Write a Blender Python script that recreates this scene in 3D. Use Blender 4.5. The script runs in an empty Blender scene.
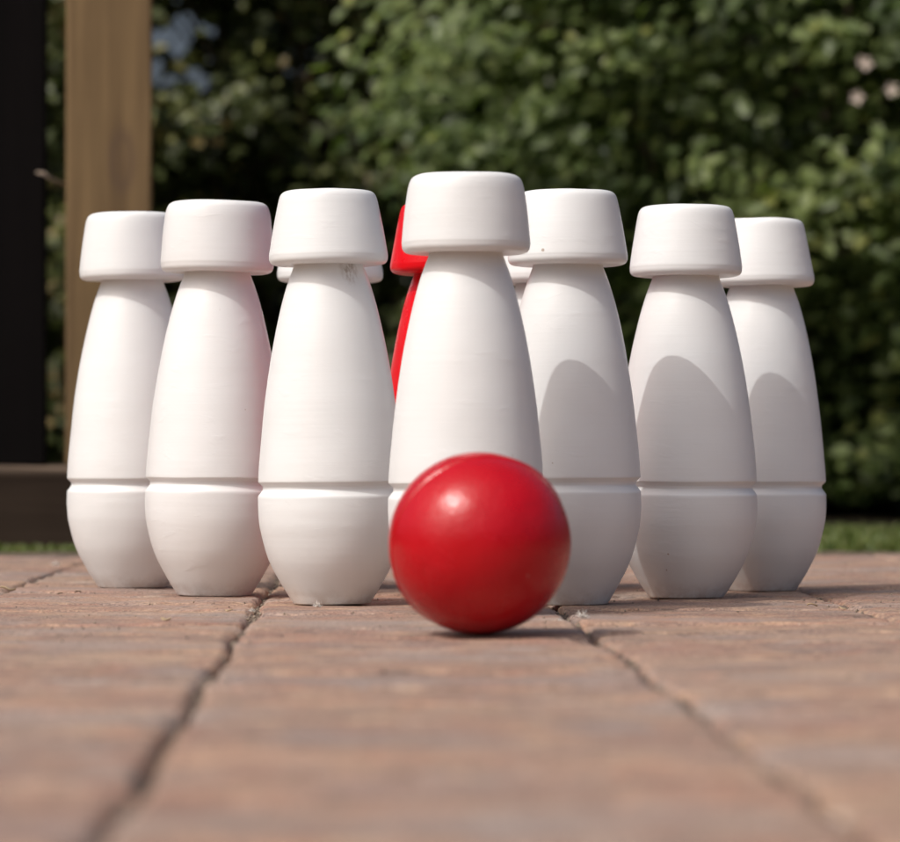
import bpy, math, random
import numpy as np
from mathutils import Vector, noise as mn

random.seed(7); rng = np.random.default_rng(11)
sc = bpy.context.scene
COL = sc.collection
CW = 0.08            # nominal width of a skittle head
F = 3540.0           # focal length in photo pixels (900 wide)
CAMZ = 1.147 * CW
SUN_AZ, SUN_EL = math.radians(50), math.radians(50.8)   # sun behind the camera, to the left

# ------------------------------------------------------------------ helpers
def tag(o, label=None, cat=None, group=None, kind=None):
    if label: o['label'] = label
    if cat: o['category'] = cat
    if group: o['group'] = group
    if kind: o['kind'] = kind
    return o

def empty(name, loc, label, cat, group=None, rot=(0, 0, 0)):
    o = bpy.data.objects.new(name, None); COL.objects.link(o)
    o.empty_display_size = 0.02
    o.location = loc; o.rotation_euler = rot
    return tag(o, label, cat, group)

def mesh_obj(name, verts, faces, mat, parent=None, smooth=True, attr=None):
    me = bpy.data.meshes.new(name)
    if isinstance(verts, np.ndarray) and isinstance(faces, np.ndarray):
        nv, nf, k = len(verts), len(faces), faces.shape[1]
        me.vertices.add(nv); me.vertices.foreach_set('co', verts.astype(np.float32).ravel())
        me.loops.add(nf * k); me.loops.foreach_set('vertex_index', faces.astype(np.int32).ravel())
        me.polygons.add(nf)
        me.polygons.foreach_set('loop_start', np.arange(0, nf * k, k, dtype=np.int32))
        me.polygons.foreach_set('loop_total', np.full(nf, k, dtype=np.int32))
        me.update(calc_edges=True)
    else:
        me.from_pydata([tuple(v) for v in verts], [], [tuple(f) for f in faces]); me.update()
    if smooth: me.polygons.foreach_set('use_smooth', [True] * len(me.polygons))
    if attr is not None:
        a = me.attributes.new('tone', 'FLOAT', 'POINT')
        a.data.foreach_set('value', np.asarray(attr, dtype=np.float32))
    me.materials.append(mat)
    o = bpy.data.objects.new(name, me); COL.objects.link(o)
    if parent: o.parent = parent
    return o

def hsh(ix, iy, s):
    h = (ix.astype(np.int64) * 374761393 + iy.astype(np.int64) * 668265263 + s * 1442695041) & 0x7fffffff
    h = ((h ^ (h >> 13)) * 1274126177) & 0x7fffffff
    return ((h ^ (h >> 16)) & 0xffff) / 65535.0
def vnoise(x, y, s=0):
    ix, iy = np.floor(x), np.floor(y); fx, fy = x - ix, y - iy
    fx, fy = fx * fx * (3 - 2 * fx), fy * fy * (3 - 2 * fy)
    a, b = hsh(ix, iy, s), hsh(ix + 1, iy, s); c, d = hsh(ix, iy + 1, s), hsh(ix + 1, iy + 1, s)
    return (a * (1 - fx) + b * fx) * (1 - fy) + (c * (1 - fx) + d * fx) * fy - 0.5

# ------------------------------------------------------------------ materials
def new_mat(name):
    m = bpy.data.materials.new(name); m.use_nodes = True
    nt = m.node_tree; nt.nodes.clear()
    out = nt.nodes.new('ShaderNodeOutputMaterial'); b = nt.nodes.new('ShaderNodeBsdfPrincipled')
    nt.links.new(b.outputs[0], out.inputs[0])
    return m, nt, b, out
def N(nt, t, **kw):
    n = nt.nodes.new(t)
    for k, v in kw.items():
        if k in n.inputs: n.inputs[k].default_value = v
        else: setattr(n, k, v)
    return n
def coords(nt, scale=(1, 1, 1), rnd=True, kind='Object'):
    tc = N(nt, 'ShaderNodeTexCoord'); mp = N(nt, 'ShaderNodeMapping'); mp.inputs['Scale'].default_value = scale
    nt.links.new(tc.outputs[kind], mp.inputs['Vector'])
    if rnd:
        oi = N(nt, 'ShaderNodeObjectInfo'); mm = N(nt, 'ShaderNodeMath', operation='MULTIPLY'); mm.inputs[1].default_value = 37.0
        nt.links.new(oi.outputs['Random'], mm.inputs[0]); nt.links.new(mm.outputs[0], mp.inputs['Location'])
    return mp.outputs[0]
def noise(nt, vec, scale, detail=4, rough=0.55, dist=0.0):
    n = N(nt, 'ShaderNodeTexNoise'); n.inputs['Scale'].default_value = scale
    n.inputs['Detail'].default_value = detail; n.inputs['Roughness'].default_value = rough; n.inputs['Distortion'].default_value = dist
    nt.links.new(vec, n.inputs['Vector']); return n.outputs[0]
def ramp(nt, fac, stops, interp='LINEAR'):
    r = N(nt, 'ShaderNodeValToRGB'); cr = r.color_ramp; cr.interpolation = interp
    while len(cr.elements) < len(stops): cr.elements.new(0.5)
    for e, (p, c) in zip(cr.elements, stops):
        e.position = p; e.color = (c if len(c) == 4 else (*c, 1)) if isinstance(c, tuple) else (c, c, c, 1)
    nt.links.new(fac, r.inputs[0]); return r.outputs[0]
def mix(nt, fac, a, b, mode='MIX'):
    m = N(nt, 'ShaderNodeMix', data_type='RGBA', blend_type=mode)
    for sock, v in ((m.inputs[0], fac), (m.inputs[6], a), (m.inputs[7], b)):
        if hasattr(v, 'links'): nt.links.new(v, sock)
        elif isinstance(v, (int, float)): sock.default_value = v
        else: sock.default_value = (*v, 1)
    return m.outputs[2]
def bump(nt, h, dist, strength=1.0, prev=None):
    b = N(nt, 'ShaderNodeBump'); b.inputs['Distance'].default_value = dist; b.inputs['Strength'].default_value = strength
    nt.links.new(h, b.inputs['Height'])
    if prev: nt.links.new(prev, b.inputs['Normal'])
    return b.outputs[0]

def paint_mat(name, col, col2, dirt, rough, smear=False, lump=0.16):
    m, nt, b, out = new_mat(name)
    v = coords(nt)
    lathe = coords(nt, (3, 3, 60))
    fine = coords(nt, (6, 6, 260))
    base = mix(nt, ramp(nt, noise(nt, v, 14, 3), [(0.35, 0.0), (0.7, 1.0)]), col, col2)
    spots = ramp(nt, noise(nt, v, 120, 2, 0.5), [(0.785, 0.0), (0.80, 1.0)])
    base = mix(nt, spots, base, dirt)
    tcz = N(nt, 'ShaderNodeTexCoord'); sx = N(nt, 'ShaderNodeSeparateXYZ'); nt.links.new(tcz.outputs['Object'], sx.inputs[0])
    foot = ramp(nt, sx.outputs['Z'], [(0.0, 0.6), (0.004, 0.3), (0.013, 0.0)])
    fn = ramp(nt, noise(nt, v, 70, 5, 0.7), [(0.42, 0.0), (0.62, 1.0)])
    base = mix(nt, mix(nt, 1.0, foot, fn, 'MULTIPLY'), base, (0.42, 0.33, 0.27))
    if smear:
        tc = N(nt, 'ShaderNodeTexCoord'); mp = N(nt, 'ShaderNodeMapping')
        mp.inputs['Location'].default_value = (-0.0125, 0.016, -0.2165); mp.inputs['Scale'].default_value = (1, 1, 0.55)
        mp.inputs['Location'].default_value = (-0.013, 0.018, -0.2165 * 0.55)
        nt.links.new(tc.outputs['Object'], mp.inputs['Vector'])
        ln = N(nt, 'ShaderNodeVectorMath', operation='LENGTH'); nt.links.new(mp.outputs[0], ln.inputs[0])
        rr = ramp(nt, ln.outputs['Value'], [(0.0, 0.95), (0.0075, 0.0)])
        nz = ramp(nt, noise(nt, coords(nt, (1, 1, 0.3)), 420, 4, 0.6), [(0.40, 0.0), (0.60, 1.0)])
        base = mix(nt, mix(nt, 1.0, rr, nz, 'MULTIPLY'), base, (0.22, 0.145, 0.09))
    nt.links.new(base, b.inputs['Base Color'])
    nt.links.new(ramp(nt, noise(nt, v, 40, 3), [(0.3, rough - 0.07), (0.75, rough + 0.12)]), b.inputs['Roughness'])
    b.inputs['Coat Weight'].default_value = 0.05; b.inputs['Coat Roughness'].default_value = 0.25; b.inputs['Specular IOR Level'].default_value = 0.38
    n1 = bump(nt, noise(nt, lathe, 1.0, 4, 0.6), 0.0009, 0.28)
    n2 = bump(nt, noise(nt, fine, 1.0, 3, 0.5), 0.00025, 0.4, n1)
    n3 = bump(nt, ramp(nt, noise(nt, coords(nt, (1, 1, 2.6)), 42, 3, 0.5, 0.5), [(0.60, 0.0), (0.70, 1.0)]), 0.00035, lump, n2)
    n3 = bump(nt, noise(nt, v, 26, 4, 0.6), 0.0010, 0.35, n3)
    nt.links.new(n3, b.inputs['Normal'])
    return m
M_WHITE = paint_mat('white_gloss_paint', (0.77, 0.79, 0.79), (0.745, 0.755, 0.75), (0.45, 0.38, 0.33), 0.40)
M_WHITE_S = paint_mat('white_gloss_paint_smeared', (0.77, 0.79, 0.79), (0.745, 0.755, 0.75), (0.45, 0.38, 0.33), 0.40, True)
M_WHITE_R = paint_mat('white_gloss_paint_rough', (0.775, 0.785, 0.785), (0.75, 0.75, 0.742), (0.45, 0.36, 0.32), 0.40, False, 0.24)
M_RED = paint_mat('red_gloss_paint', (0.70, 0.002, 0.008), (0.64, 0.001, 0.006), (0.3, 0.02, 0.02), 0.30)
for _n in M_RED.node_tree.nodes:
    if _n.type == 'BSDF_PRINCIPLED': _n.inputs['Coat Weight'].default_value = 0.0; _n.inputs['Specular IOR Level'].default_value = 0.25

def ball_mat():
    m, nt, b, out = new_mat('scuffed_red_enamel')
    v = coords(nt, rnd=False)
    base = mix(nt, ramp(nt, noise(nt, v, 18, 3), [(0.35, 0.0), (0.7, 1.0)]), (0.42, 0.0002, 0.005), (0.48, 0.0005, 0.008))
    scuff = ramp(nt, noise(nt, v, 34, 6, 0.72, 0.6), [(0.52, 0.0), (0.74, 0.15)])
    base = mix(nt, scuff, base, (0.34, 0.03, 0.035))
    spots = ramp(nt, noise(nt, v, 170, 2, 0.5), [(0.765, 0.0), (0.79, 0.5)])
    base = mix(nt, spots, base, (0.5, 0.32, 0.28))
    nt.links.new(base, b.inputs['Base Color'])
    nt.links.new(ramp(nt, noise(nt, v, 30, 5, 0.7), [(0.35, 0.19), (0.65, 0.33)]), b.inputs['Roughness'])
    b.inputs['Coat Weight'].default_value = 0.0; b.inputs['Specular IOR Level'].default_value = 0.42
    n1 = bump(nt, noise(nt, v, 48, 5, 0.65), 0.0012, 0.6)
    n2 = bump(nt, noise(nt, v, 260, 5, 0.7), 0.00025, 0.7, n1)
    nt.links.new(n2, b.inputs['Normal'])
    return m
M_BALL = ball_mat()

def paving_mat():
    m, nt, b, out = new_mat('weathered_clay_paver')
    tc = coords(nt, rnd=False)
    at = N(nt, 'ShaderNodeAttribute', attribute_name='tone')
    streak = coords(nt, (1.0, 1.6, 1.0), rnd=False)
    base = ramp(nt, at.outputs['Fac'], [(0.0, (0.26, 0.165, 0.125)), (0.3, (0.33, 0.195, 0.145)), (0.55, (0.37, 0.245, 0.17)),
                                         (0.8, (0.31, 0.205, 0.155)), (1.0, (0.38, 0.265, 0.19))])
    b2 = mix(nt, ramp(nt, noise(nt, streak, 11, 4, 0.65, 0.4), [(0.40, 0.0), (0.60, 0.9)]), base, (0.235, 0.17, 0.14))
    b3 = mix(nt, ramp(nt, noise(nt, streak, 23, 5, 0.7), [(0.5, 0.0), (0.68, 0.7)]), b2, (0.52, 0.35, 0.225))
    b4 = mix(nt, ramp(nt, noise(nt, streak, 17, 5, 0.75, 1.0), [(0.54, 0.0), (0.66, 0.7)]), b3, (0.13, 0.095, 0.08))
    b4 = mix(nt, ramp(nt, noise(nt, tc, 9, 6, 0.7, 0.8), [(0.58, 0.0), (0.66, 0.45)]), b4, (0.42, 0.37, 0.33))
    b4 = mix(nt, ramp(nt, noise(nt, tc, 31, 5, 0.7, 0.5), [(0.50, 0.0), (0.64, 0.55)]), b4, (0.30, 0.155, 0.11))
    b4 = mix(nt, ramp(nt, noise(nt, streak, 6.5, 4, 0.6, 0.3), [(0.52, 0.0), (0.62, 0.6)]), b4, (0.27, 0.225, 0.205))
    sand = ramp(nt, noise(nt, tc, 460, 3, 0.75), [(0.36, 0.55), (0.62, 1.5)])
    b5 = mix(nt, 0.85, b4, sand, 'MULTIPLY')
    grit = ramp(nt, noise(nt, tc, 620, 2, 0.5), [(0.66, 0.0), (0.72, 0.8)])
    b6 = mix(nt, grit, b5, (0.5, 0.42, 0.34))
    nt.links.new(b6, b.inputs['Base Color'])
    b.inputs['Roughness'].default_value = 0.88; b.inputs['Specular IOR Level'].default_value = 0.3
    n1 = bump(nt, noise(nt, tc, 90, 6, 0.68), 0.0022, 0.7)
    n2 = bump(nt, noise(nt, tc, 650, 4, 0.65), 0.0005, 0.8, n1)
    nt.links.new(n2, b.inputs['Normal'])
    return m
M_PAVE = paving_mat()

def simple(name, c1, c2, scale, rough=0.9, bd=0.002, bs=None, stretch=(1, 1, 1), rnd=False):
    m, nt, b, out = new_mat(name)
    v = coords(nt, stretch, rnd)
    nt.links.new(mix(nt, ramp(nt, noise(nt, v, scale, 5, 0.65), [(0.35, 0.0), (0.68, 1.0)]), c1, c2), b.inputs['Base Color'])
    b.inputs['Roughness'].default_value = rough
    nt.links.new(bump(nt, noise(nt, v, bs or scale * 3, 5, 0.65), bd, 0.8), b.inputs['Normal'])
    return m
M_SOIL = simple('joint_soil', (0.07, 0.052, 0.038), (0.18, 0.13, 0.09), 60, bd=0.003)
M_SHADE_SOIL = simple('shade_dark_soil', (0.010, 0.008, 0.005), (0.018, 0.014, 0.009), 6, bd=0.01)  # near-black soil: the shade before the hedge is put into its colour
M_LAND = simple('rough_lawn', (0.09, 0.11, 0.04), (0.16, 0.17, 0.07), 3, bd=0.01)
M_SLEEPER = simple('weathered_shade_dark_timber', (0.019, 0.013, 0.0095), (0.042, 0.030, 0.022), 9, 0.85, 0.002, 30, (0.12, 1, 1.3))  # browns lowered to paint in the shade lying on the sleeper
M_BLACKPOST = simple('near_black_timber', (0.0022, 0.002, 0.002), (0.005, 0.004, 0.004), 12, 0.75, 0.0012, 40, (1, 1, 0.08))  # near-black all over, grain stretched upright
for _m in (M_BLACKPOST, M_SLEEPER, M_SHADE_SOIL):
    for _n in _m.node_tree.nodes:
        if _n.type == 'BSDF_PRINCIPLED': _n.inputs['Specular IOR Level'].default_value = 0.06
M_BARK = simple('brown_bark', (0.09, 0.062, 0.04), (0.17, 0.12, 0.075), 30, 0.9, 0.002)
M_TWIG = simple('dry_twig', (0.28, 0.22, 0.17), (0.4, 0.33, 0.26), 60, 0.8, 0.0005)

def wood_mat():
    m, nt, b, out = new_mat('planed_softwood')
    v = coords(nt, (1, 1, 0.05), False)
    w = noise(nt, v, 55, 4, 0.6, 0.4)
    base = mix(nt, ramp(nt, w, [(0.35, 0.0), (0.65, 1.0)]), (0.19, 0.122, 0.051), (0.12, 0.073, 0.028))
    # knot: rings round a point on the front face
    tc = N(nt, 'ShaderNodeTexCoord'); mp = N(nt, 'ShaderNodeMapping')
    mp.inputs['Scale'].default_value = (1, 0.3, 0.42); mp.inputs['Location'].default_value = (-0.0147, 0.0147, -0.345 * 0.42)
    nt.links.new(tc.outputs['Object'], mp.inputs['Vector'])
    ln = N(nt, 'ShaderNodeVectorMath', operation='LENGTH'); nt.links.new(mp.outputs[0], ln.inputs[0])
    knot = ramp(nt, ln.outputs["Value"], [(0.0, 0.25), (0.008, 0.3), (0.0125, 0.6), (0.018, 0.0)])
    base = mix(nt, knot, base, (0.085, 0.05, 0.03))
    nt.links.new(base, b.inputs['Base Color']); b.inputs['Roughness'].default_value = 0.75
    nt.links.new(bump(nt, w, 0.001, 0.5), b.inputs['Normal'])
    return m
M_WOOD = wood_mat()

def leaf_mat(name, stops, trans=0.3, rough=0.4):
    m, nt, b, out = new_mat(name)
    at = N(nt, 'ShaderNodeAttribute', attribute_name='tone')
    c = ramp(nt, at.outputs['Fac'], stops)
    nt.links.new(c, b.inputs['Base Color']); b.inputs['Roughness'].default_value = rough
    b.inputs['Specular IOR Level'].default_value = 0.4
    tr = N(nt, 'ShaderNodeBsdfTranslucent'); nt.links.new(mix(nt, 1.0, c, (1.1, 1.25, 0.5), 'MULTIPLY'), tr.inputs[0])
    ms = N(nt, 'ShaderNodeMixShader'); ms.inputs[0].default_value = trans
    nt.links.new(b.outputs[0], ms.inputs[1]); nt.links.new(tr.outputs[0], ms.inputs[2]); nt.links.new(ms.outputs[0], out.inputs[0])
    return m
M_LEAF = leaf_mat('shrub_leaf', [(0.0, (0.065, 0.10, 0.033)), (0.5, (0.155, 0.205, 0.068)), (0.85, (0.23, 0.28, 0.095)), (1.0, (0.34, 0.36, 0.11))], 0.45)
M_LEAF2 = leaf_mat('dark_shrub_leaf', [(0.0, (0.032, 0.044, 0.018)), (0.6, (0.12, 0.145, 0.048)), (0.9, (0.22, 0.235, 0.07)), (1.0, (0.26, 0.19, 0.08))], 0.42)
M_GRASS = leaf_mat('grass_blade', [(0.0, (0.09, 0.13, 0.035)), (0.7, (0.17, 0.215, 0.06)), (1.0, (0.28, 0.27, 0.12))], 0.35, 0.5)
M_PETAL, _nt, _b, _o = new_mat('pale_pink_petal'); _b.inputs['Base Color'].default_value = (0.62, 0.52, 0.43, 1); _b.inputs['Roughness'].default_value = 0.7
M_FLUFF, _nt, _b, _o = new_mat('white_seed_fluff'); _b.inputs['Base Color'].default_value = (0.78, 0.75, 0.7, 1); _b.inputs['Roughness'].default_value = 0.9
M_STRAW = simple('dry_straw_scrap', (0.42, 0.31, 0.18), (0.55, 0.43, 0.28), 200, 0.8, 0.0003)

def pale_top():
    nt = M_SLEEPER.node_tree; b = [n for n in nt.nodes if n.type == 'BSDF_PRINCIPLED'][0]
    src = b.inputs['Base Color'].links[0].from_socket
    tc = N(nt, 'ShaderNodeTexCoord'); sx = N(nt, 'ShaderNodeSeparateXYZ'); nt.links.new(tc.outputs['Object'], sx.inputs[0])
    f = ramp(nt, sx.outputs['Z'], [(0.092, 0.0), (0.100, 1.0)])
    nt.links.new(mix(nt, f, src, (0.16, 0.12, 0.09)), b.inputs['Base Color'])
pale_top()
# ------------------------------------------------------------------ skittles
LOW = [(0, 36.0), (0.8, 37.6), (2.5, 39.0), (20, 49.8), (44, 61.8), (72, 69.4), (90, 71.3), (104, 71.3)]
UP = [(122, 71.0), (141, 70), (172, 67.2), (205, 63.7), (241, 59), (271, 54), (302, 47.5), (325, 41.2), (342, 35.2), (350, 33.5)]
HEAD = [(343.5, 0.5), (343.5, 33), (343.2, 48), (343.6, 53.5), (345, 57.3), (348, 59.4), (352, 59.8), (357, 59.3),
        (384, 54.6), (404, 50.8), (411, 49.2), (415, 47.5), (417.6, 44.5), (418.7, 40), (419.2, 30), (419.4, 15), (419.5, 0.3)]
U = CW / 123.7
def catmull(pts, n):
    P = [pts[0]] + list(pts) + [pts[-1]]; out = []
    for i in range(1, len(P) - 2):
        p0, p1, p2, p3 = [np.array(P[j], float) for j in (i - 1, i, i + 1, i + 2)]
        for k in range(n):
            t = k / n
            out.append(tuple(0.5 * ((2 * p1) + (p2 - p0) * t + (2 * p0 - 5 * p1 + 4 * p2 - p3) * t * t + (3 * p1 - p0 - 3 * p2 + p3) * t ** 3)))
    out.append(tuple(pts[-1])); return out
def lathe(name, prof, mat, parent, seed, wob=0.0045, seg=128, cap=True):
    vs, fs = [], []
    for j, (z, r) in enumerate(prof):
        for i in range(seg):
            a = 2 * math.pi * i / seg
            w = 1 + wob * mn.noise(Vector((math.cos(a) * 1.1 + seed * 3.1, math.sin(a) * 1.1, z / 45.0))) \
                  + wob * 0.30 * mn.noise(Vector((math.cos(a) * 3 + seed, math.sin(a) * 3, z / 9.0)))
            zz = z + (0.7 * mn.noise(Vector((math.cos(a) * 1.2, math.sin(a) * 1.2, seed * 7.7 + 2.0))) if z > 5 else 0)
            vs.append((r * w * U * math.cos(a), r * w * U * math.sin(a), zz * U))
    for j in range(len(prof) - 1):
        for i in range(seg):
            k = (i + 1) % seg
            fs.append((j * seg + i, j * seg + k, (j + 1) * seg + k, (j + 1) * seg + i))
    if cap:
        fs.append(tuple(range(seg))[::-1]); fs.append(tuple((len(prof) - 1) * seg + i for i in range(seg)))
    return mesh_obj(name, vs, fs, mat, parent)
def skittle(px, d, hs, ws, groove, label, mat=M_WHITE, seed=0, tilt=(0, 0), yaw=0, name='skittle', headw=1.0, ht=1.0):
    g = groove - 115.0
    low = catmull([(z + g * max(0, z) / 104.0, r * ws) for z, r in LOW], 6)
    gr = [(z + g, r * ws) for z, r in ((106.4, 71.2), (107.2, 70.8), (107.9, 70.3), (112.8, 66.9), (113.3, 66.6), (113.9, 66.5), (116.4, 66.6), (116.8, 66.8), (120.2, 70.3), (120.6, 70.7), (121.2, 70.95))]
    k = lambda z: 1 + (ws - 1) * max(0, min(1, (335 - z) / 120.0))
    up = catmull([(z + g * max(0, (343 - z) / 221.0), r * k(z)) for z, r in UP], 6)
    t = empty(name, ((px - 450) / F * d * CW, d * CW, 0.0), label, 'skittle', 'garden skittles set up in a triangle',
              (math.radians(tilt[0]), math.radians(tilt[1]), yaw))
    t.scale = (1, 1, hs)
    b = lathe('body', low + gr + up, mat, t, seed)
    # the head: rounded drum flaring slightly towards its underside
    hp = [(z, r * headw * (1 + (ht - 1) * max(0, min(1, (z - 350) / 55.0)))) for z, r in catmull(HEAD, 4)]
    h = lathe('head', hp, mat, t, seed + 0.5, wob=0.006)
    return t
D1, D2, D3, D4 = 27.0, 28.75, 30.5, 32.25
skittle(466, D1, 0.986, 1.03, 117.7, 'front white skittle of the triangle, right behind the red ball', seed=1, headw=1.012, ht=1.075)
skittle(332.2, 28.75, 0.989, 1.025, 117.6, 'white skittle with a brown smear under its head, left of the front one', M_WHITE_S, seed=2, tilt=(0.15, -0.62))
skittle(569.8, 28.6, 0.985, 1.005, 122, 'white skittle just right of the front one, its lower half in shadow beside the ball', seed=3, tilt=(0, -0.32), ht=1.01)
skittle(214.5, 30.55, 1.001, 1.045, 119.4, 'rough-brushed white skittle with a dusty groove, second from the left end', M_WHITE_R, seed=4, tilt=(0.2, 0.5), ht=1.11)
skittle(446, 30.4, 0.994, 1.0, 117, 'the only red skittle, glimpsed behind the front white one', M_RED, seed=5, tilt=(0, 0.1))
skittle(686, 30.08, 0.9805, 1.045, 118.1, 'white skittle second from the right end, wholly shaded below its shoulder', seed=6, headw=0.985, ht=1.03)
skittle(133.3, 32.5, 1.0127, 1.045, 116.1, 'leftmost white skittle, in front of the brown timber post', seed=7, tilt=(0, -0.2), ht=1.055)
skittle(330, 32.3, 1.005, 1.0, 116, 'white skittle hidden behind the smeared one, only the ends of its head showing', seed=8)
skittle(547, 32.2, 0.997, 1.0, 116, 'white skittle mostly hidden between the front one and its right neighbour', seed=9)
skittle(761.5, 31.65, 0.979, 0.995, 117.1, 'rightmost white skittle, against the dark hedge', seed=10, headw=0.98, ht=0.98)

# ------------------------------------------------------------------ ball
def build_ball():
    R = 0.607 * CW; d = 23.54
    c = Vector(((479.5 - 450) / F * d * CW, d * CW, R))
    n = Vector((0.30, -0.90, -0.32)).normalized()
    q = n.to_track_quat('Z', 'Y')
    vs, fs = [], []; seg, rings = 200, 240
    for j in range(rings + 1):
        # ring latitudes clustered near the equator where the seam runs
        t = j / rings * 2 - 1; lat = (0.6 * t + 0.4 * t ** 3) * math.pi / 2
        for i in range(seg):
            a = 2 * math.pi * i / seg; r = R
            u = lat * R * 1000                                   # mm from the seam
            r += 0.0009 * math.exp(-((u - 0.2) / 0.9) ** 2) - 0.0008 * math.exp(-((u + 1.8) / 0.9) ** 2)
            p = Vector((math.cos(lat) * math.cos(a), math.cos(lat) * math.sin(a), math.sin(lat)))
            r *= 1 + 0.0035 * mn.noise(p * 2.2) + 0.0015 * mn.noise(p * 7 + Vector((5, 1, 2)))
            vs.append(q @ (p * r))
    for j in range(rings):
        for i in range(seg):
            k = (i + 1) % seg
            fs.append((j * seg + i, j * seg + k, (j + 1) * seg + k, (j + 1) * seg + i))
    o = mesh_obj('ball', vs, fs, M_BALL)
    o.location = (c.x, c.y, R * 0.999)
    tag(o, 'glossy scuffed red wooden ball resting on the paving before the skittles', 'ball')
build_ball()

# ------------------------------------------------------------------ paving
YAW = 90 / F
cy_, sy_ = math.cos(YAW), math.sin(YAW)
def to_world(u, v): return u * cy_ - v * sy_, u * sy_ + v * cy_
V_END = 3.78
def build_patio():
    V, Fc, T = [], [], []; off = 0
    PW, PL = 0.1896, 0.1005
    for ci in range(-13, 14):
        u0 = -0.064 + PW * ci; st = (0.0 if ci % 2 == 0 else 0.5) * PL + rng.uniform(-0.004, 0.004)
        for ri in range(-8, 40):
            v0 = ri * PL + st - 0.6 + 0.05; v1 = v0 + PL
            if v0 > V_END - 0.02: continue
            v1 = min(v1, V_END)
            if v1 < -0.9: continue
            centre = abs(ci) <= 4 and 0.6 < v0 < 3.4
            nu, nv = (56, 26) if centre else (14, 8)
            g, h = 0.0015 + rng.uniform(0, 0.0008), 0.0007 + rng.uniform(0, 0.0006)
            a, b = np.linspace(0, 1, nu), np.linspace(0, 1, nv)
            # pack rows towards the edges
            a = a - 0.10 * np.sin(2 * np.pi * a) / 1.2; b = b - 0.10 * np.sin(2 * np.pi * b) / 1.2
            A, B = np.meshgrid(a, b)
            uu = u0 + g + A * (PW - 2 * g); vv = v0 + h + B * (v1 - v0 - 2 * h)
            e = np.minimum(np.minimum(uu - u0 - g, u0 + PW - g - uu), np.minimum(vv - v0 - h, v1 - h - vv))
            # ragged outline
            wob = 0.007 * vnoise(uu * 2.3 + 5, vv * 6, 61) + 0.002 * vnoise(uu * 5, vv * 26, 62)
            rag = 0.0030 * vnoise(uu * 90, vv * 90, 3) + 0.0020 * vnoise(uu * 260, vv * 260, 4)
            w = np.clip(1 - e / 0.012, 0, 1)
            uc = u0 + PW / 2; 
            uu = uu + rag * w * np.sign(uc - uu) + wob
            vv = vv + 0.35 * rag * w
            ev = e + 0.004 * vnoise(uu * 70, vv * 70, 5)
            drop = 0.0036 * np.clip(1 - np.maximum(ev, 0) / 0.0045, 0, 1) ** 2
            chip = 0.0035 * np.clip(vnoise(uu * 60, vv * 60, 6) - 0.12, 0, 1) * np.clip(1 - e / 0.016, 0, 1) * 3
            tilt = rng.uniform(-0.0012, 0.0012, 2)
            z = (-0.0006 + rng.uniform(-0.0006, 0.0006) + tilt[0] * (A - .5) + tilt[1] * (B - .5) - drop - chip
                 + 0.0013 * vnoise(uu * 22, vv * 22, 7) + 0.0007 * vnoise(uu * 75, vv * 75, 8) + 0.0004 * vnoise(uu * 220, vv * 220, 9))
            z = np.minimum(z, 0.0)
            x, y = to_world(uu, vv)
            P = np.stack([x, y, z], -1)
            # skirt
            P = np.pad(P, ((1, 1), (1, 1), (0, 0)), mode='edge')
            P[0, :, 2] = P[-1, :, 2] = -0.02; P[:, 0, 2] = P[:, -1, 2] = -0.02
            ny, nx = P.shape[:2]
            idx = np.arange(ny * nx).reshape(ny, nx) + off
            Fc.append(np.stack([idx[:-1, :-1], idx[:-1, 1:], idx[1:, 1:], idx[1:, :-1]], -1).reshape(-1, 4))
            V.append(P.reshape(-1, 3)); T.append(np.full(ny * nx, rng.random())); off += ny * nx
    o = mesh_obj('patio_paving', np.concatenate(V), np.concatenate(Fc), M_PAVE, attr=np.concatenate(T))
    tag(o, 'weathered reddish brown block paving', kind='structure')
    # soil and sand packed into the joints
    n1, n2 = 300, 420
    xs, ys = np.linspace(-2.6, 2.6, n1), np.linspace(-0.9, V_END + 0.02, n2)
    X, Y = np.meshgrid(xs, ys)
    zz = -0.0050 + 0.004 * vnoise(X * 60, Y * 60, 12) + 0.003 * vnoise(X * 23, Y * 23, 13)
    x, y = to_world(X, Y); idx = np.arange(n1 * n2).reshape(n2, n1)
    o = mesh_obj('joint_soil', np.stack([x, y, zz], -1).reshape(-1, 3),
                 np.stack([idx[:-1, :-1], idx[:-1, 1:], idx[1:, 1:], idx[1:, :-1]], -1).reshape(-1, 4), M_SOIL)
    tag(o, kind='structure')
build_patio()
o = mesh_obj('ground', [(-300, -300, -0.03), (300, -300, -0.03), (300, 300, -0.03), (-300, 300, -0.03)], [(0, 1, 2, 3)], M_LAND, smooth=False)
tag(o, kind='structure')
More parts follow.
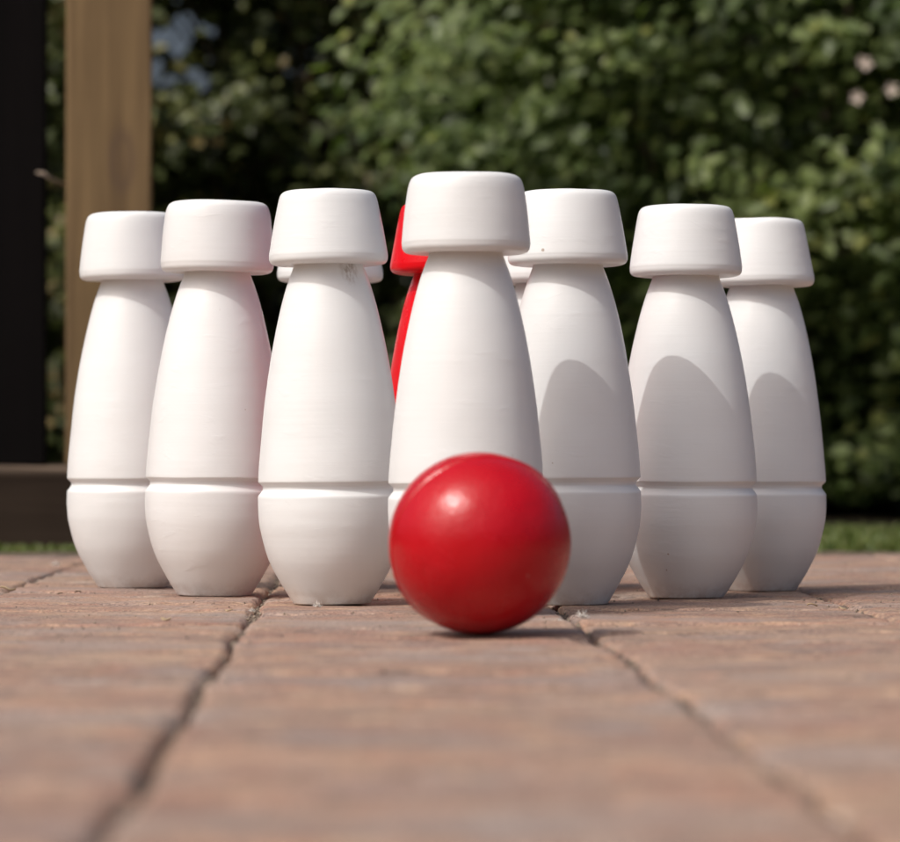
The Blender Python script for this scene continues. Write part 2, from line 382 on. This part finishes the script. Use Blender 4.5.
def lawn():
    n1, n2 = 160, 120
    X, Y = np.meshgrid(np.linspace(-6, 6, n1), np.linspace(3.79, 14, n2))
    Y = np.where(Y < 3.8, 3.70 + 0 * Y, Y)
    zz = -0.010 + 0.008 * vnoise(X * 3, Y * 3, 21) + 0.006 * vnoise(X * 15, Y * 15, 22)
    idx = np.arange(n1 * n2).reshape(n2, n1)
    Y = Y + X * sy_ * 1.0
    o = mesh_obj('lawn_shade_soil', np.stack([X, Y + 0.02, zz], -1).reshape(-1, 3),
                 np.stack([idx[:-1, :-1], idx[:-1, 1:], idx[1:, 1:], idx[1:, :-1]], -1).reshape(-1, 4), M_SHADE_SOIL)  # soil sheet with hedge-side shade painted as dark colour
    tag(o, kind='structure')
    n = 60000
    x = rng.uniform(-2.2, 2.2, n); y = 3.80 + rng.random(n) ** 1.2 * 0.95 + x * sy_
    m = ~((x < -0.28) & (y > 3.985) & (y < 4.15)); x, y = x[m], y[m]; n = len(x)
    hgt = rng.uniform(0.007, 0.017, n) * np.where(x < -0.25, 0.6, 1.0) * (0.7 + 0.9 * (vnoise(x * 9, y * 9, 31) + 0.5)); w = rng.uniform(0.0012, 0.0024, n)
    a = rng.uniform(0, 2 * np.pi, n); lean = rng.uniform(0.1, 0.8, n) * hgt; la = rng.uniform(0, 2 * np.pi, n)
    dx, dy = np.cos(a) * w, np.sin(a) * w; lx, ly = np.cos(la) * lean, np.sin(la) * lean; z0 = np.full(n, -0.008)
    P = np.stack([np.stack([x - dx, y - dy, z0], -1), np.stack([x + dx, y + dy, z0], -1),
                  np.stack([x + dx * .8 + lx * .35, y + dy * .8 + ly * .35, z0 + hgt * .6], -1),
                  np.stack([x - dx * .8 + lx * .35, y - dy * .8 + ly * .35, z0 + hgt * .6], -1),
                  np.stack([x + lx, y + ly, z0 + hgt], -1), np.stack([x + lx + dx * .1, y + ly, z0 + hgt * 1.01], -1)], 1)
    b = np.arange(n)[:, None] * 6
    f = np.concatenate([b + np.array([[0, 1, 2, 3]]), b + np.array([[3, 2, 5, 4]])])
    t = np.repeat(np.clip(rng.normal(0.5, 0.25, n), 0, 1), 6)
    o = mesh_obj('grass', P.reshape(-1, 3), f, M_GRASS, attr=t)
    tag(o, 'short green grass growing along the back edge of the paving', 'grass', kind='stuff')
lawn()

# ------------------------------------------------------------------ timber
def beam(name, x0, x1, y0, y1, z0, z1, mat, bev=0.004, warp=0.0015, seed=0, parent=None, origin=None):
    long = 0 if x1 - x0 > z1 - z0 else 2
    sec = 60
    vs, fs = [], []
    def ring(a0, a1, b0, b1):
        return [(a0 + bev, b0), (a1 - bev, b0), (a1 - bev * .3, b0 + bev * .3), (a1, b0 + bev), (a1, b1 - bev), (a1 - bev * .3, b1 - bev * .3), (a1 - bev, b1),
                (a0 + bev, b1), (a0 + bev * .3, b1 - bev * .3), (a0, b1 - bev), (a0, b0 + bev), (a0 + bev * .3, b0 + bev * .3)]
    for i in range(sec + 1):
        t = i / sec
        rr = ring(x0, x1, y0, y1) if long == 2 else ring(y0, y1, z0, z1)
        l = (z0 + (z1 - z0) * t) if long == 2 else (x0 + (x1 - x0) * t)
        for k, (a, b) in enumerate(rr):
            j = warp * mn.noise(Vector((l * 9, k * 2.1, seed)))
            vs.append((a + j, b + j, l) if long == 2 else (l, a + j, b + j))
    n = 12
    for i in range(sec):
        for k in range(n):
            fs.append((i * n + k, i * n + (k + 1) % n, (i + 1) * n + (k + 1) % n, (i + 1) * n + k))
    fs.append(tuple(range(n))[::-1]); fs.append(tuple(sec * n + k for k in range(n)))
    org = origin or Vector(((x0 + x1) / 2, (y0 + y1) / 2, z0))
    vs = [Vector(v) - org for v in vs]
    o = mesh_obj(name, vs, fs, mat, parent, smooth=False); o.location = org
    return o
tag(beam('timber_sleeper', -2.4, -0.325, 4.0, 4.135, -0.015, 0.0885, M_SLEEPER, 0.006, 0.004, 3),
    'weathered timber sleeper, its brown darkened for shade, lying along the patio edge under the posts', 'sleeper')
SY = 4.02
X = lambda px, y: (px - 450) / F * y
_p1 = tag(beam('timber_post', X(62, SY), X(148, SY), SY, SY + 0.098, 0.0895, 2.35, M_WOOD, 0.004, 0.0008, 5),
    'pale brown squared timber post with a knot, upright on the sleeper', 'post')
_p2 = tag(beam('timber_post', X(-46, SY), X(41.5, SY), SY, SY + 0.098, 0.0895, 2.35, M_BLACKPOST, 0.004, 0.0008, 6),
    'black timber post at the left edge, upright on the sleeper', 'post')

_p1.rotation_euler.z = math.radians(4.9); _p2.rotation_euler.z = math.radians(6.0)
def tube(points, radii, seg=6):
    vs, fs = [], []
    pts = [Vector(p) for p in points]
    for i, p in enumerate(pts):
        t = (pts[min(i + 1, len(pts) - 1)] - pts[max(i - 1, 0)]).normalized()
        u = t.orthogonal().normalized(); w = t.cross(u)
        for k in range(seg):
            a = 2 * math.pi * k / seg; vs.append(p + (u * math.cos(a) + w * math.sin(a)) * radii[i])
    for i in range(len(pts) - 1):
        for k in range(seg):
            fs.append((i * seg + k, i * seg + (k + 1) % seg, (i + 1) * seg + (k + 1) % seg, (i + 1) * seg + k))
    fs.append(tuple(range(seg))[::-1]); fs.append(tuple((len(pts) - 1) * seg + k for k in range(seg)))
    return vs, fs
tz = CAMZ + (462 - 178) / F * 4.02
v, f = tube([(X(37, 4.02), 4.012, tz + 0.006), (X(43, 4.0), 4.005, tz + 0.004), (X(50, 4.0), 4.01, tz - 0.002), (X(60, 4.0), 4.03, tz - 0.005), (X(66, 4.0), 4.11, tz - 0.012)],
            [0.0012, 0.0022, 0.0018, 0.0014, 0.0008])
tag(mesh_obj('twig', v, f, M_TWIG), 'short pale dry twig caught between the black and the brown post', 'twig')

# ------------------------------------------------------------------ shrubs
def leaves(cent, nrm, up, size, tone):
    n = len(cent)
    nrm = nrm / np.linalg.norm(nrm, axis=1, keepdims=True)
    d = up - nrm * np.sum(up * nrm, 1, keepdims=True); d /= np.linalg.norm(d, axis=1, keepdims=True) + 1e-9
    s = np.cross(d, nrm); L = size[:, None]; W = L * 0.33
    fold = nrm * L * 0.10
    P = np.stack([cent - d * L * .5, cent - d * L * .15 - s * W + fold, cent + d * L * .22 - s * W * .8 + fold, cent + d * L * .5 - fold * .6,
                  cent + d * L * .22 + s * W * .8 + fold, cent - d * L * .15 + s * W + fold], 1)
    b = np.arange(n)[:, None] * 6
    f = np.concatenate([b + np.array([[0, 1, 2, 3]]), b + np.array([[0, 3, 4, 5]])])
    return P.reshape(-1, 3), f, np.repeat(tone, 6)

HS = 1.27
GAP = np.array([X(180, 5.6 * HS), 5.6 * HS, CAMZ + (462 - 48) / F * 5.6 * HS])      # thin place in the foliage where sky shows
def shrub(name, cx, cy, width, height, label, mat, seed, prof, nclump=420, nleaf=34, leafsz=0.034, gap=False, spread=1.0):
    r = np.random.default_rng(seed)
    cx, cy, height, leafsz, spread = cx * HS, cy * HS, height * HS, leafsz * HS * 0.78, spread * HS
    prof = [(a * HS, b * HS) for a, b in prof]; nclump = int(nclump * 1.5)
    t = empty(name, (cx, cy, -0.01), label, 'shrub', 'shrubs of the garden hedge')
    z = 0.08 + (height - 0.08) * r.random(nclump) ** 1.35; a = r.uniform(0, 2 * np.pi, nclump)
    front = r.random(nclump) < 0.6; a = np.where(front, r.uniform(np.pi * 1.02, np.pi * 1.98, nclump), a)
    pr = np.interp(z, [p[0] for p in prof], [p[1] for p in prof])
    rad = pr * r.uniform(0.55, 1.12, nclump) ** 0.6
    sa = np.sign(np.sin(a)) * np.abs(np.sin(a)) ** 0.5
    c = np.stack([np.cos(a) * rad * width, sa * rad, z], 1)
    out = np.stack([np.cos(a), np.sin(a), 0.35 + 0 * a], 1)
    cs = r.uniform(0.035, 0.10, nclump) * spread
    # growth comes in sprays with hollows between them
    gn = vnoise((c[:, 0] + cx) * 3.4, c[:, 2] * 4.2 + 3, 71) + 0.6 * vnoise((c[:, 0] + cx) * 8.0, c[:, 2] * 9.0, 72)
    push = np.clip(1.0 + 0.42 * gn, 0.7, 1.3); c[:, 1] *= push
    thin = np.clip(0.8 + 3.0 * gn, 0.05, 1.7) * np.interp(c[:, 2], [0, 0.45, 0.75], [0.30, 0.45, 1.0])
    k = np.maximum(2, r.uniform(0.4, 1.4, nclump) * nleaf * thin).astype(int)
    ci = np.repeat(np.arange(nclump), k); n = len(ci)
    off = r.normal(0, 1, (n, 3)); off /= np.linalg.norm(off, axis=1, keepdims=True) + 1e-9; off *= (r.random((n, 1)) ** 0.45)
    cent = c[ci] + off * cs[ci][:, None] * np.array([1.25, 1.0, 0.75])
    nrm = out[ci] * 0.35 + np.array([-0.45, -0.62, 0.95]) + off * 0.35 + r.normal(0, 0.42, (n, 3))
    up = out[ci] * 0.6 + r.normal(0, 0.7, (n, 3)) + np.array([0, 0, -0.35])
    tone_c = np.clip(r.normal(0.5, 0.22, nclump), 0, 1)
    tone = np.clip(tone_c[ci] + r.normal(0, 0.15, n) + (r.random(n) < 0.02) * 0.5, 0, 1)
    # filler leaves through the volume
    m = int(nclump * 20)
    fz = height * r.random(m) ** 1.5 + 0.02; fa = r.uniform(0, 2 * np.pi, m)
    fr = np.interp(fz, [p[0] for p in prof], [p[1] for p in prof]) * 0.85 * np.sqrt(r.random(m))
    fc = np.stack([np.cos(fa) * fr * width, np.sin(fa) * fr, fz], 1)
    cent = np.concatenate([cent, fc]); nrm = np.concatenate([nrm, r.normal(0, 1, (m, 3)) + np.array([0, -.5, .5])])
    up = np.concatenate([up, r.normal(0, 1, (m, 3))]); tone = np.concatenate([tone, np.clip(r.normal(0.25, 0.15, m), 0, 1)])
    keep = cent[:, 2] > 0.03
    if gap:
        w = cent + np.array([cx, cy, 0]); dd = GAP / GAP[1]
        q = w[:, [0, 2]] - (np.array([dd[0], dd[2] - CAMZ / GAP[1]])[None] * w[:, 1:2] + np.array([0, CAMZ]))
        q = q / w[:, 1:2] * 5.6
        dist = np.sqrt((q[:, 0] / 1.0) ** 2 + (q[:, 1] / 1.3) ** 2)
        nn = vnoise(q[:, 0] * 62 + 7, q[:, 1] * 70, 41)
        keep &= ~((dist < 0.065) & (nn > -0.02)) & ~((dist < 0.055) & (r.random(len(w)) < 0.45))
    cent, nrm, up, tone = cent[keep], nrm[keep], up[keep], tone[keep]
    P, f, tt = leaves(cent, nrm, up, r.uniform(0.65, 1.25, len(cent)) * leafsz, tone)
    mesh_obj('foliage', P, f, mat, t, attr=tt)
    V, Fc, o = [], [], 0
    for i in r.choice(nclump, min(60, nclump), replace=False):
        b0 = Vector((r.normal(0, 0.05), r.normal(0, 0.04), 0)); e = Vector(c[i]); mid = b0.lerp(e, 0.5) + Vector((0, 0, 0.18 * e.z)) * (1 if e.z < 1.2 else .3)
        pts = [b0, b0.lerp(mid, .5) + Vector(r.normal(0, .015, 3)), mid, mid.lerp(e, .55) + Vector(r.normal(0, .02, 3)), e]
        vv, ff = tube(pts, [0.011, 0.008, 0.006, 0.004, 0.0015], 6)
        V += vv; Fc += [tuple(q + o for q in g) for g in ff]; o += len(vv)
    mesh_obj('stem', V, Fc, M_BARK, t)
    return t
PR = [(0, 0.50), (0.15, 0.46), (0.28, 0.47), (0.45, 0.66), (0.62, 0.74), (0.85, 0.62), (1.1, 0.46), (1.5, 0.26), (2.1, 0.06)]
PL_ = [(0, 0.44), (0.3, 0.42), (0.5, 0.54), (0.68, 0.58), (0.9, 0.48), (1.2, 0.32), (1.7, 0.16), (2.2, 0.05)]
PB = [(0, 0.50), (0.7, 0.60), (1.2, 0.62), (1.7, 0.5), (2.4, 0.2)]
shrub('hedge_shrub', 0.56, 5.30, 0.95, 2.1, 'bright green leafy shrub with pale blossoms, behind the right end of the skittles', M_LEAF, 111, PR, 1100, 44, 0.034)
shrub('hedge_shrub', -0.14, 5.85, 1.0, 2.1, 'dark green shrub with bare brown stems, behind the middle of the skittles', M_LEAF2, 102, PL_, 620, 34, 0.034, gap=True)
shrub('hedge_shrub', -0.74, 5.80, 0.9, 2.0, 'dark shrub seen between the black and the brown post', M_LEAF2, 103, PL_, 560, 34, 0.034, gap=True)
shrub('hedge_shrub', 1.32, 5.22, 0.95, 2.1, 'leafy shrub past the right edge of the hedge in view, beyond the rightmost skittle', M_LEAF, 104, PR, 950, 42, 0.034)
shrub('hedge_shrub', -1.55, 5.7, 1.0, 2.0, 'shrub behind the black post at the left edge', M_LEAF2, 105, PL_, 420, 30, 0.036)
shrub('background_shrub', 0.15, 6.9, 1.25, 2.3, 'dark shrub in the second row, behind the gap between the green and the dark shrub', M_LEAF2, 106, PB, 700, 40, 0.045, gap=True, spread=1.5)
shrub('background_shrub', 1.5, 7.0, 1.4, 2.4, 'dark shrub in the second row behind the blossoming one', M_LEAF2, 107, PB, 600, 40, 0.045, spread=1.5)
shrub('background_shrub', -1.25, 6.9, 1.3, 2.3, 'dark shrub in the second row at the left, beyond the posts', M_LEAF2, 108, PB, 600, 40, 0.045, gap=True, spread=1.5)

def blossom(px, py, y, s, k):
    o = []; V, Fc = [], []
    for i in range(5):
        a = i * 2 * math.pi / 5 + k
        d = Vector((math.cos(a), -0.25, math.sin(a))); sd = Vector((-math.sin(a), 0, math.cos(a)))
        b = len(V)
        V += [Vector((0, 0, 0)), d * s * .5 - sd * s * .32, d * s * .95 - sd * s * .22, d * s + Vector((0, -s * .15, 0)), d * s * .95 + sd * s * .22, d * s * .5 + sd * s * .32]
        Fc += [(b, b + 1, b + 2, b + 3), (b, b + 3, b + 4, b + 5)]
    p = mesh_obj('blossom', V, Fc, M_PETAL)
    p.location = ((px - 450) / F * y, y, CAMZ + (462 - py) / F * y)
    return p
par = [q for q in bpy.data.objects if q.name == 'hedge_shrub'][0]
for i, (px, py) in enumerate([(857, 97), (866, 63), (892, 89), (862, 60)]):
    b_ = blossom(px, py, 4.50 * HS, 0.0115 if i < 3 else 0.008, i)
    b_.parent = par; b_.location = b_.location - par.location

# ------------------------------------------------------------------ bits on the paving
def on_ground(px, py):
    d = CAMZ * F / (py - 462); return (px - 450) / F * d, d
def fluff(px, py, s, label, seed):
    r = random.Random(seed); x, y = on_ground(px, py); V, Fc = [], []
    for i in range(46):
        d = Vector((r.gauss(0, 1), r.gauss(0, 1), abs(r.gauss(0, .8)))).normalized() * s * r.uniform(.4, 1)
        m = d * .5 + Vector((r.gauss(0, .1), r.gauss(0, .1), r.gauss(0, .1))) * s
        vv, ff = tube([(0, 0, s * .15), m, d], [s * .035, s * .03, s * .012], 4); b = len(V)
        V += vv; Fc += [tuple(q + b for q in g) for g in ff]
    o = mesh_obj('seed_fluff', V, Fc, M_FLUFF); o.location = (x, y, 0.0005)
    tag(o, label, 'fluff', 'bits of seed fluff on the paving')
fluff(318, 607.5, 0.0046, 'white tuft of seed fluff at the foot of the smeared skittle', 1)
fluff(583, 618, 0.0055, 'white tuft of seed fluff on the joint right of the red ball', 2)
fluff(560, 621.5, 0.0022, 'tiny speck of seed fluff close beside the red ball', 3)
fluff(56, 566, 0.0065, 'white tuft of seed fluff at the far left by the leftmost skittle', 4)
fluff(840, 824, 0.0034, 'pale speck of fluff in the blurred bottom right corner', 5)
fluff(252, 612, 0.003, 'small white tuft of fluff in the joint left of the smeared skittle', 6)
def scrap(px, py, s, label, seed, mat=M_STRAW):
    r = random.Random(seed); x, y = on_ground(px, py)
    n = 7; V = []
    for j in range(3):
        for i in range(n):
            t = i / (n - 1); w = math.sin(math.pi * min(.97, max(.03, t))) * .3
            V.append(((t - .5) * s, (j - 1) * w * s, s * (.10 * math.sin(t * 5 + seed) + .12 + (.08 if j != 1 else 0)) + r.uniform(-.02, .02) * s))
    Fc = [(j * n + i, j * n + i + 1, (j + 1) * n + i + 1, (j + 1) * n + i) for j in range(2) for i in range(n - 1)]
    o = mesh_obj('dry_leaf_scrap', V, Fc, mat); o.location = (x, y, 0.0); o.rotation_euler = (0, 0, r.uniform(-.6, .6))
    so = o.modifiers.new('thickness', 'SOLIDIFY'); so.thickness = 0.0004
    tag(o, label, 'leaf scrap', 'dry leaf scraps on the paving')
scrap(8, 590.5, 0.011, 'curled straw-coloured leaf scrap at the left edge of the paving', 1)
scrap(166, 620.5, 0.007, 'pale leaf scrap on the paving before the second skittle from the left', 2)
scrap(229, 611, 0.005, 'small yellowish leaf scrap just left of the joint by the smeared skittle', 3)
scrap(60, 594, 0.004, 'tiny dark leaf scrap near the foot of the leftmost skittle', 4, M_BARK)
scrap(78, 592.5, 0.005, 'small dark leaf scrap touching the foot of the leftmost skittle', 5, M_BARK)
scrap(812, 606, 0.007, 'pale leaf scrap on the paving below the rightmost skittle', 6)
scrap(842, 609, 0.005, 'small straw scrap right of the rightmost skittle', 7)
# loose grit: countless grains
def grit():
    n = 5200
    u = rng.uniform(-0.9, 0.9, n); v = rng.uniform(0.7, 3.7, n)
    nj = 2600; k = rng.integers(-5, 6, nj); u[:nj] = -0.064 + 0.1896 * k + rng.normal(0, 0.0022, nj)
    x, y = to_world(u, v); s = rng.uniform(0.0003, 0.0010, n) * np.where(np.arange(n) < nj, 1.5, 0.9)
    z = np.where(np.arange(n) < nj, -0.0032, 0.0)
    base = np.array([[1, 0, 0], [-1, 0, 0], [0, 1, 0], [0, -1, 0], [0, 0, 1], [0, 0, -1]], float)
    P = base[None] * rng.uniform(.6, 1.3, (n, 6, 3)) + rng.normal(0, .12, (n, 6, 3))
    P = P * s[:, None, None] + np.stack([x, y, z], -1)[:, None]
    b = np.arange(n)[:, None] * 6
    f = np.concatenate([b + np.array([t]) for t in ((0, 2, 4), (2, 1, 4), (1, 3, 4), (3, 0, 4), (2, 0, 5), (1, 2, 5), (3, 1, 5), (0, 3, 5))])
    m = simple('sandy_grit', (0.10, 0.08, 0.06), (0.42, 0.34, 0.26), 220, 0.9, 0.0002)
    tag(mesh_obj('grit', P.reshape(-1, 3), f, m, smooth=False), 'loose sand grains and crumbs of soil scattered over the paving', 'grit', kind='stuff')
grit()

# ------------------------------------------------------------------ light
w = bpy.data.worlds.new('World'); sc.world = w; w.use_nodes = True
nt = w.node_tree; bg = nt.nodes['Background']
sky = nt.nodes.new('ShaderNodeTexSky'); sky.sky_type = 'NISHITA'; sky.sun_disc = False
sky.sun_elevation = SUN_EL; sky.sun_rotation = math.pi + SUN_AZ; sky.air_density = 0.8; sky.dust_density = 10.0; sky.ozone_density = 2.2
nt.links.new(sky.outputs[0], bg.inputs[0]); bg.inputs[1].default_value = 0.15
sl = bpy.data.lights.new('Sun', 'SUN'); sl.energy = 2.0; sl.angle = math.radians(0.53); sl.color = (1.0, 0.98, 0.945)
so = bpy.data.objects.new('Sun', sl); COL.objects.link(so)
s = Vector((-math.sin(SUN_AZ) * math.cos(SUN_EL), -math.cos(SUN_AZ) * math.cos(SUN_EL), math.sin(SUN_EL)))
so.rotation_euler = s.to_track_quat('Z', 'Y').to_euler(); so.location = s * 8

# ------------------------------------------------------------------ camera
cam = bpy.data.cameras.new('Camera'); co = bpy.data.objects.new('Camera', cam); COL.objects.link(co)
cam.sensor_fit = 'HORIZONTAL'; cam.sensor_width = 36; cam.lens = F / 900 * 36
co.location = (0, 0, CAMZ)
co.rotation_euler = (math.pi / 2 + math.atan((462 - 421) / F), 0, 0)
cam.clip_start = 0.01; cam.clip_end = 1000
cam.dof.use_dof = True; cam.dof.focus_distance = 2.31; cam.dof.aperture_fstop = 10.8
sc.camera = co
sc.view_settings.view_transform = 'Standard'; sc.view_settings.look = 'None'
sc.view_settings.exposure = -0.27; sc.view_settings.gamma = 1.0; sc.view_settings.use_curve_mapping = False
sc.cycles.max_bounces = 10; sc.cycles.diffuse_bounces = 6
sc.cycles.use_denoising = True
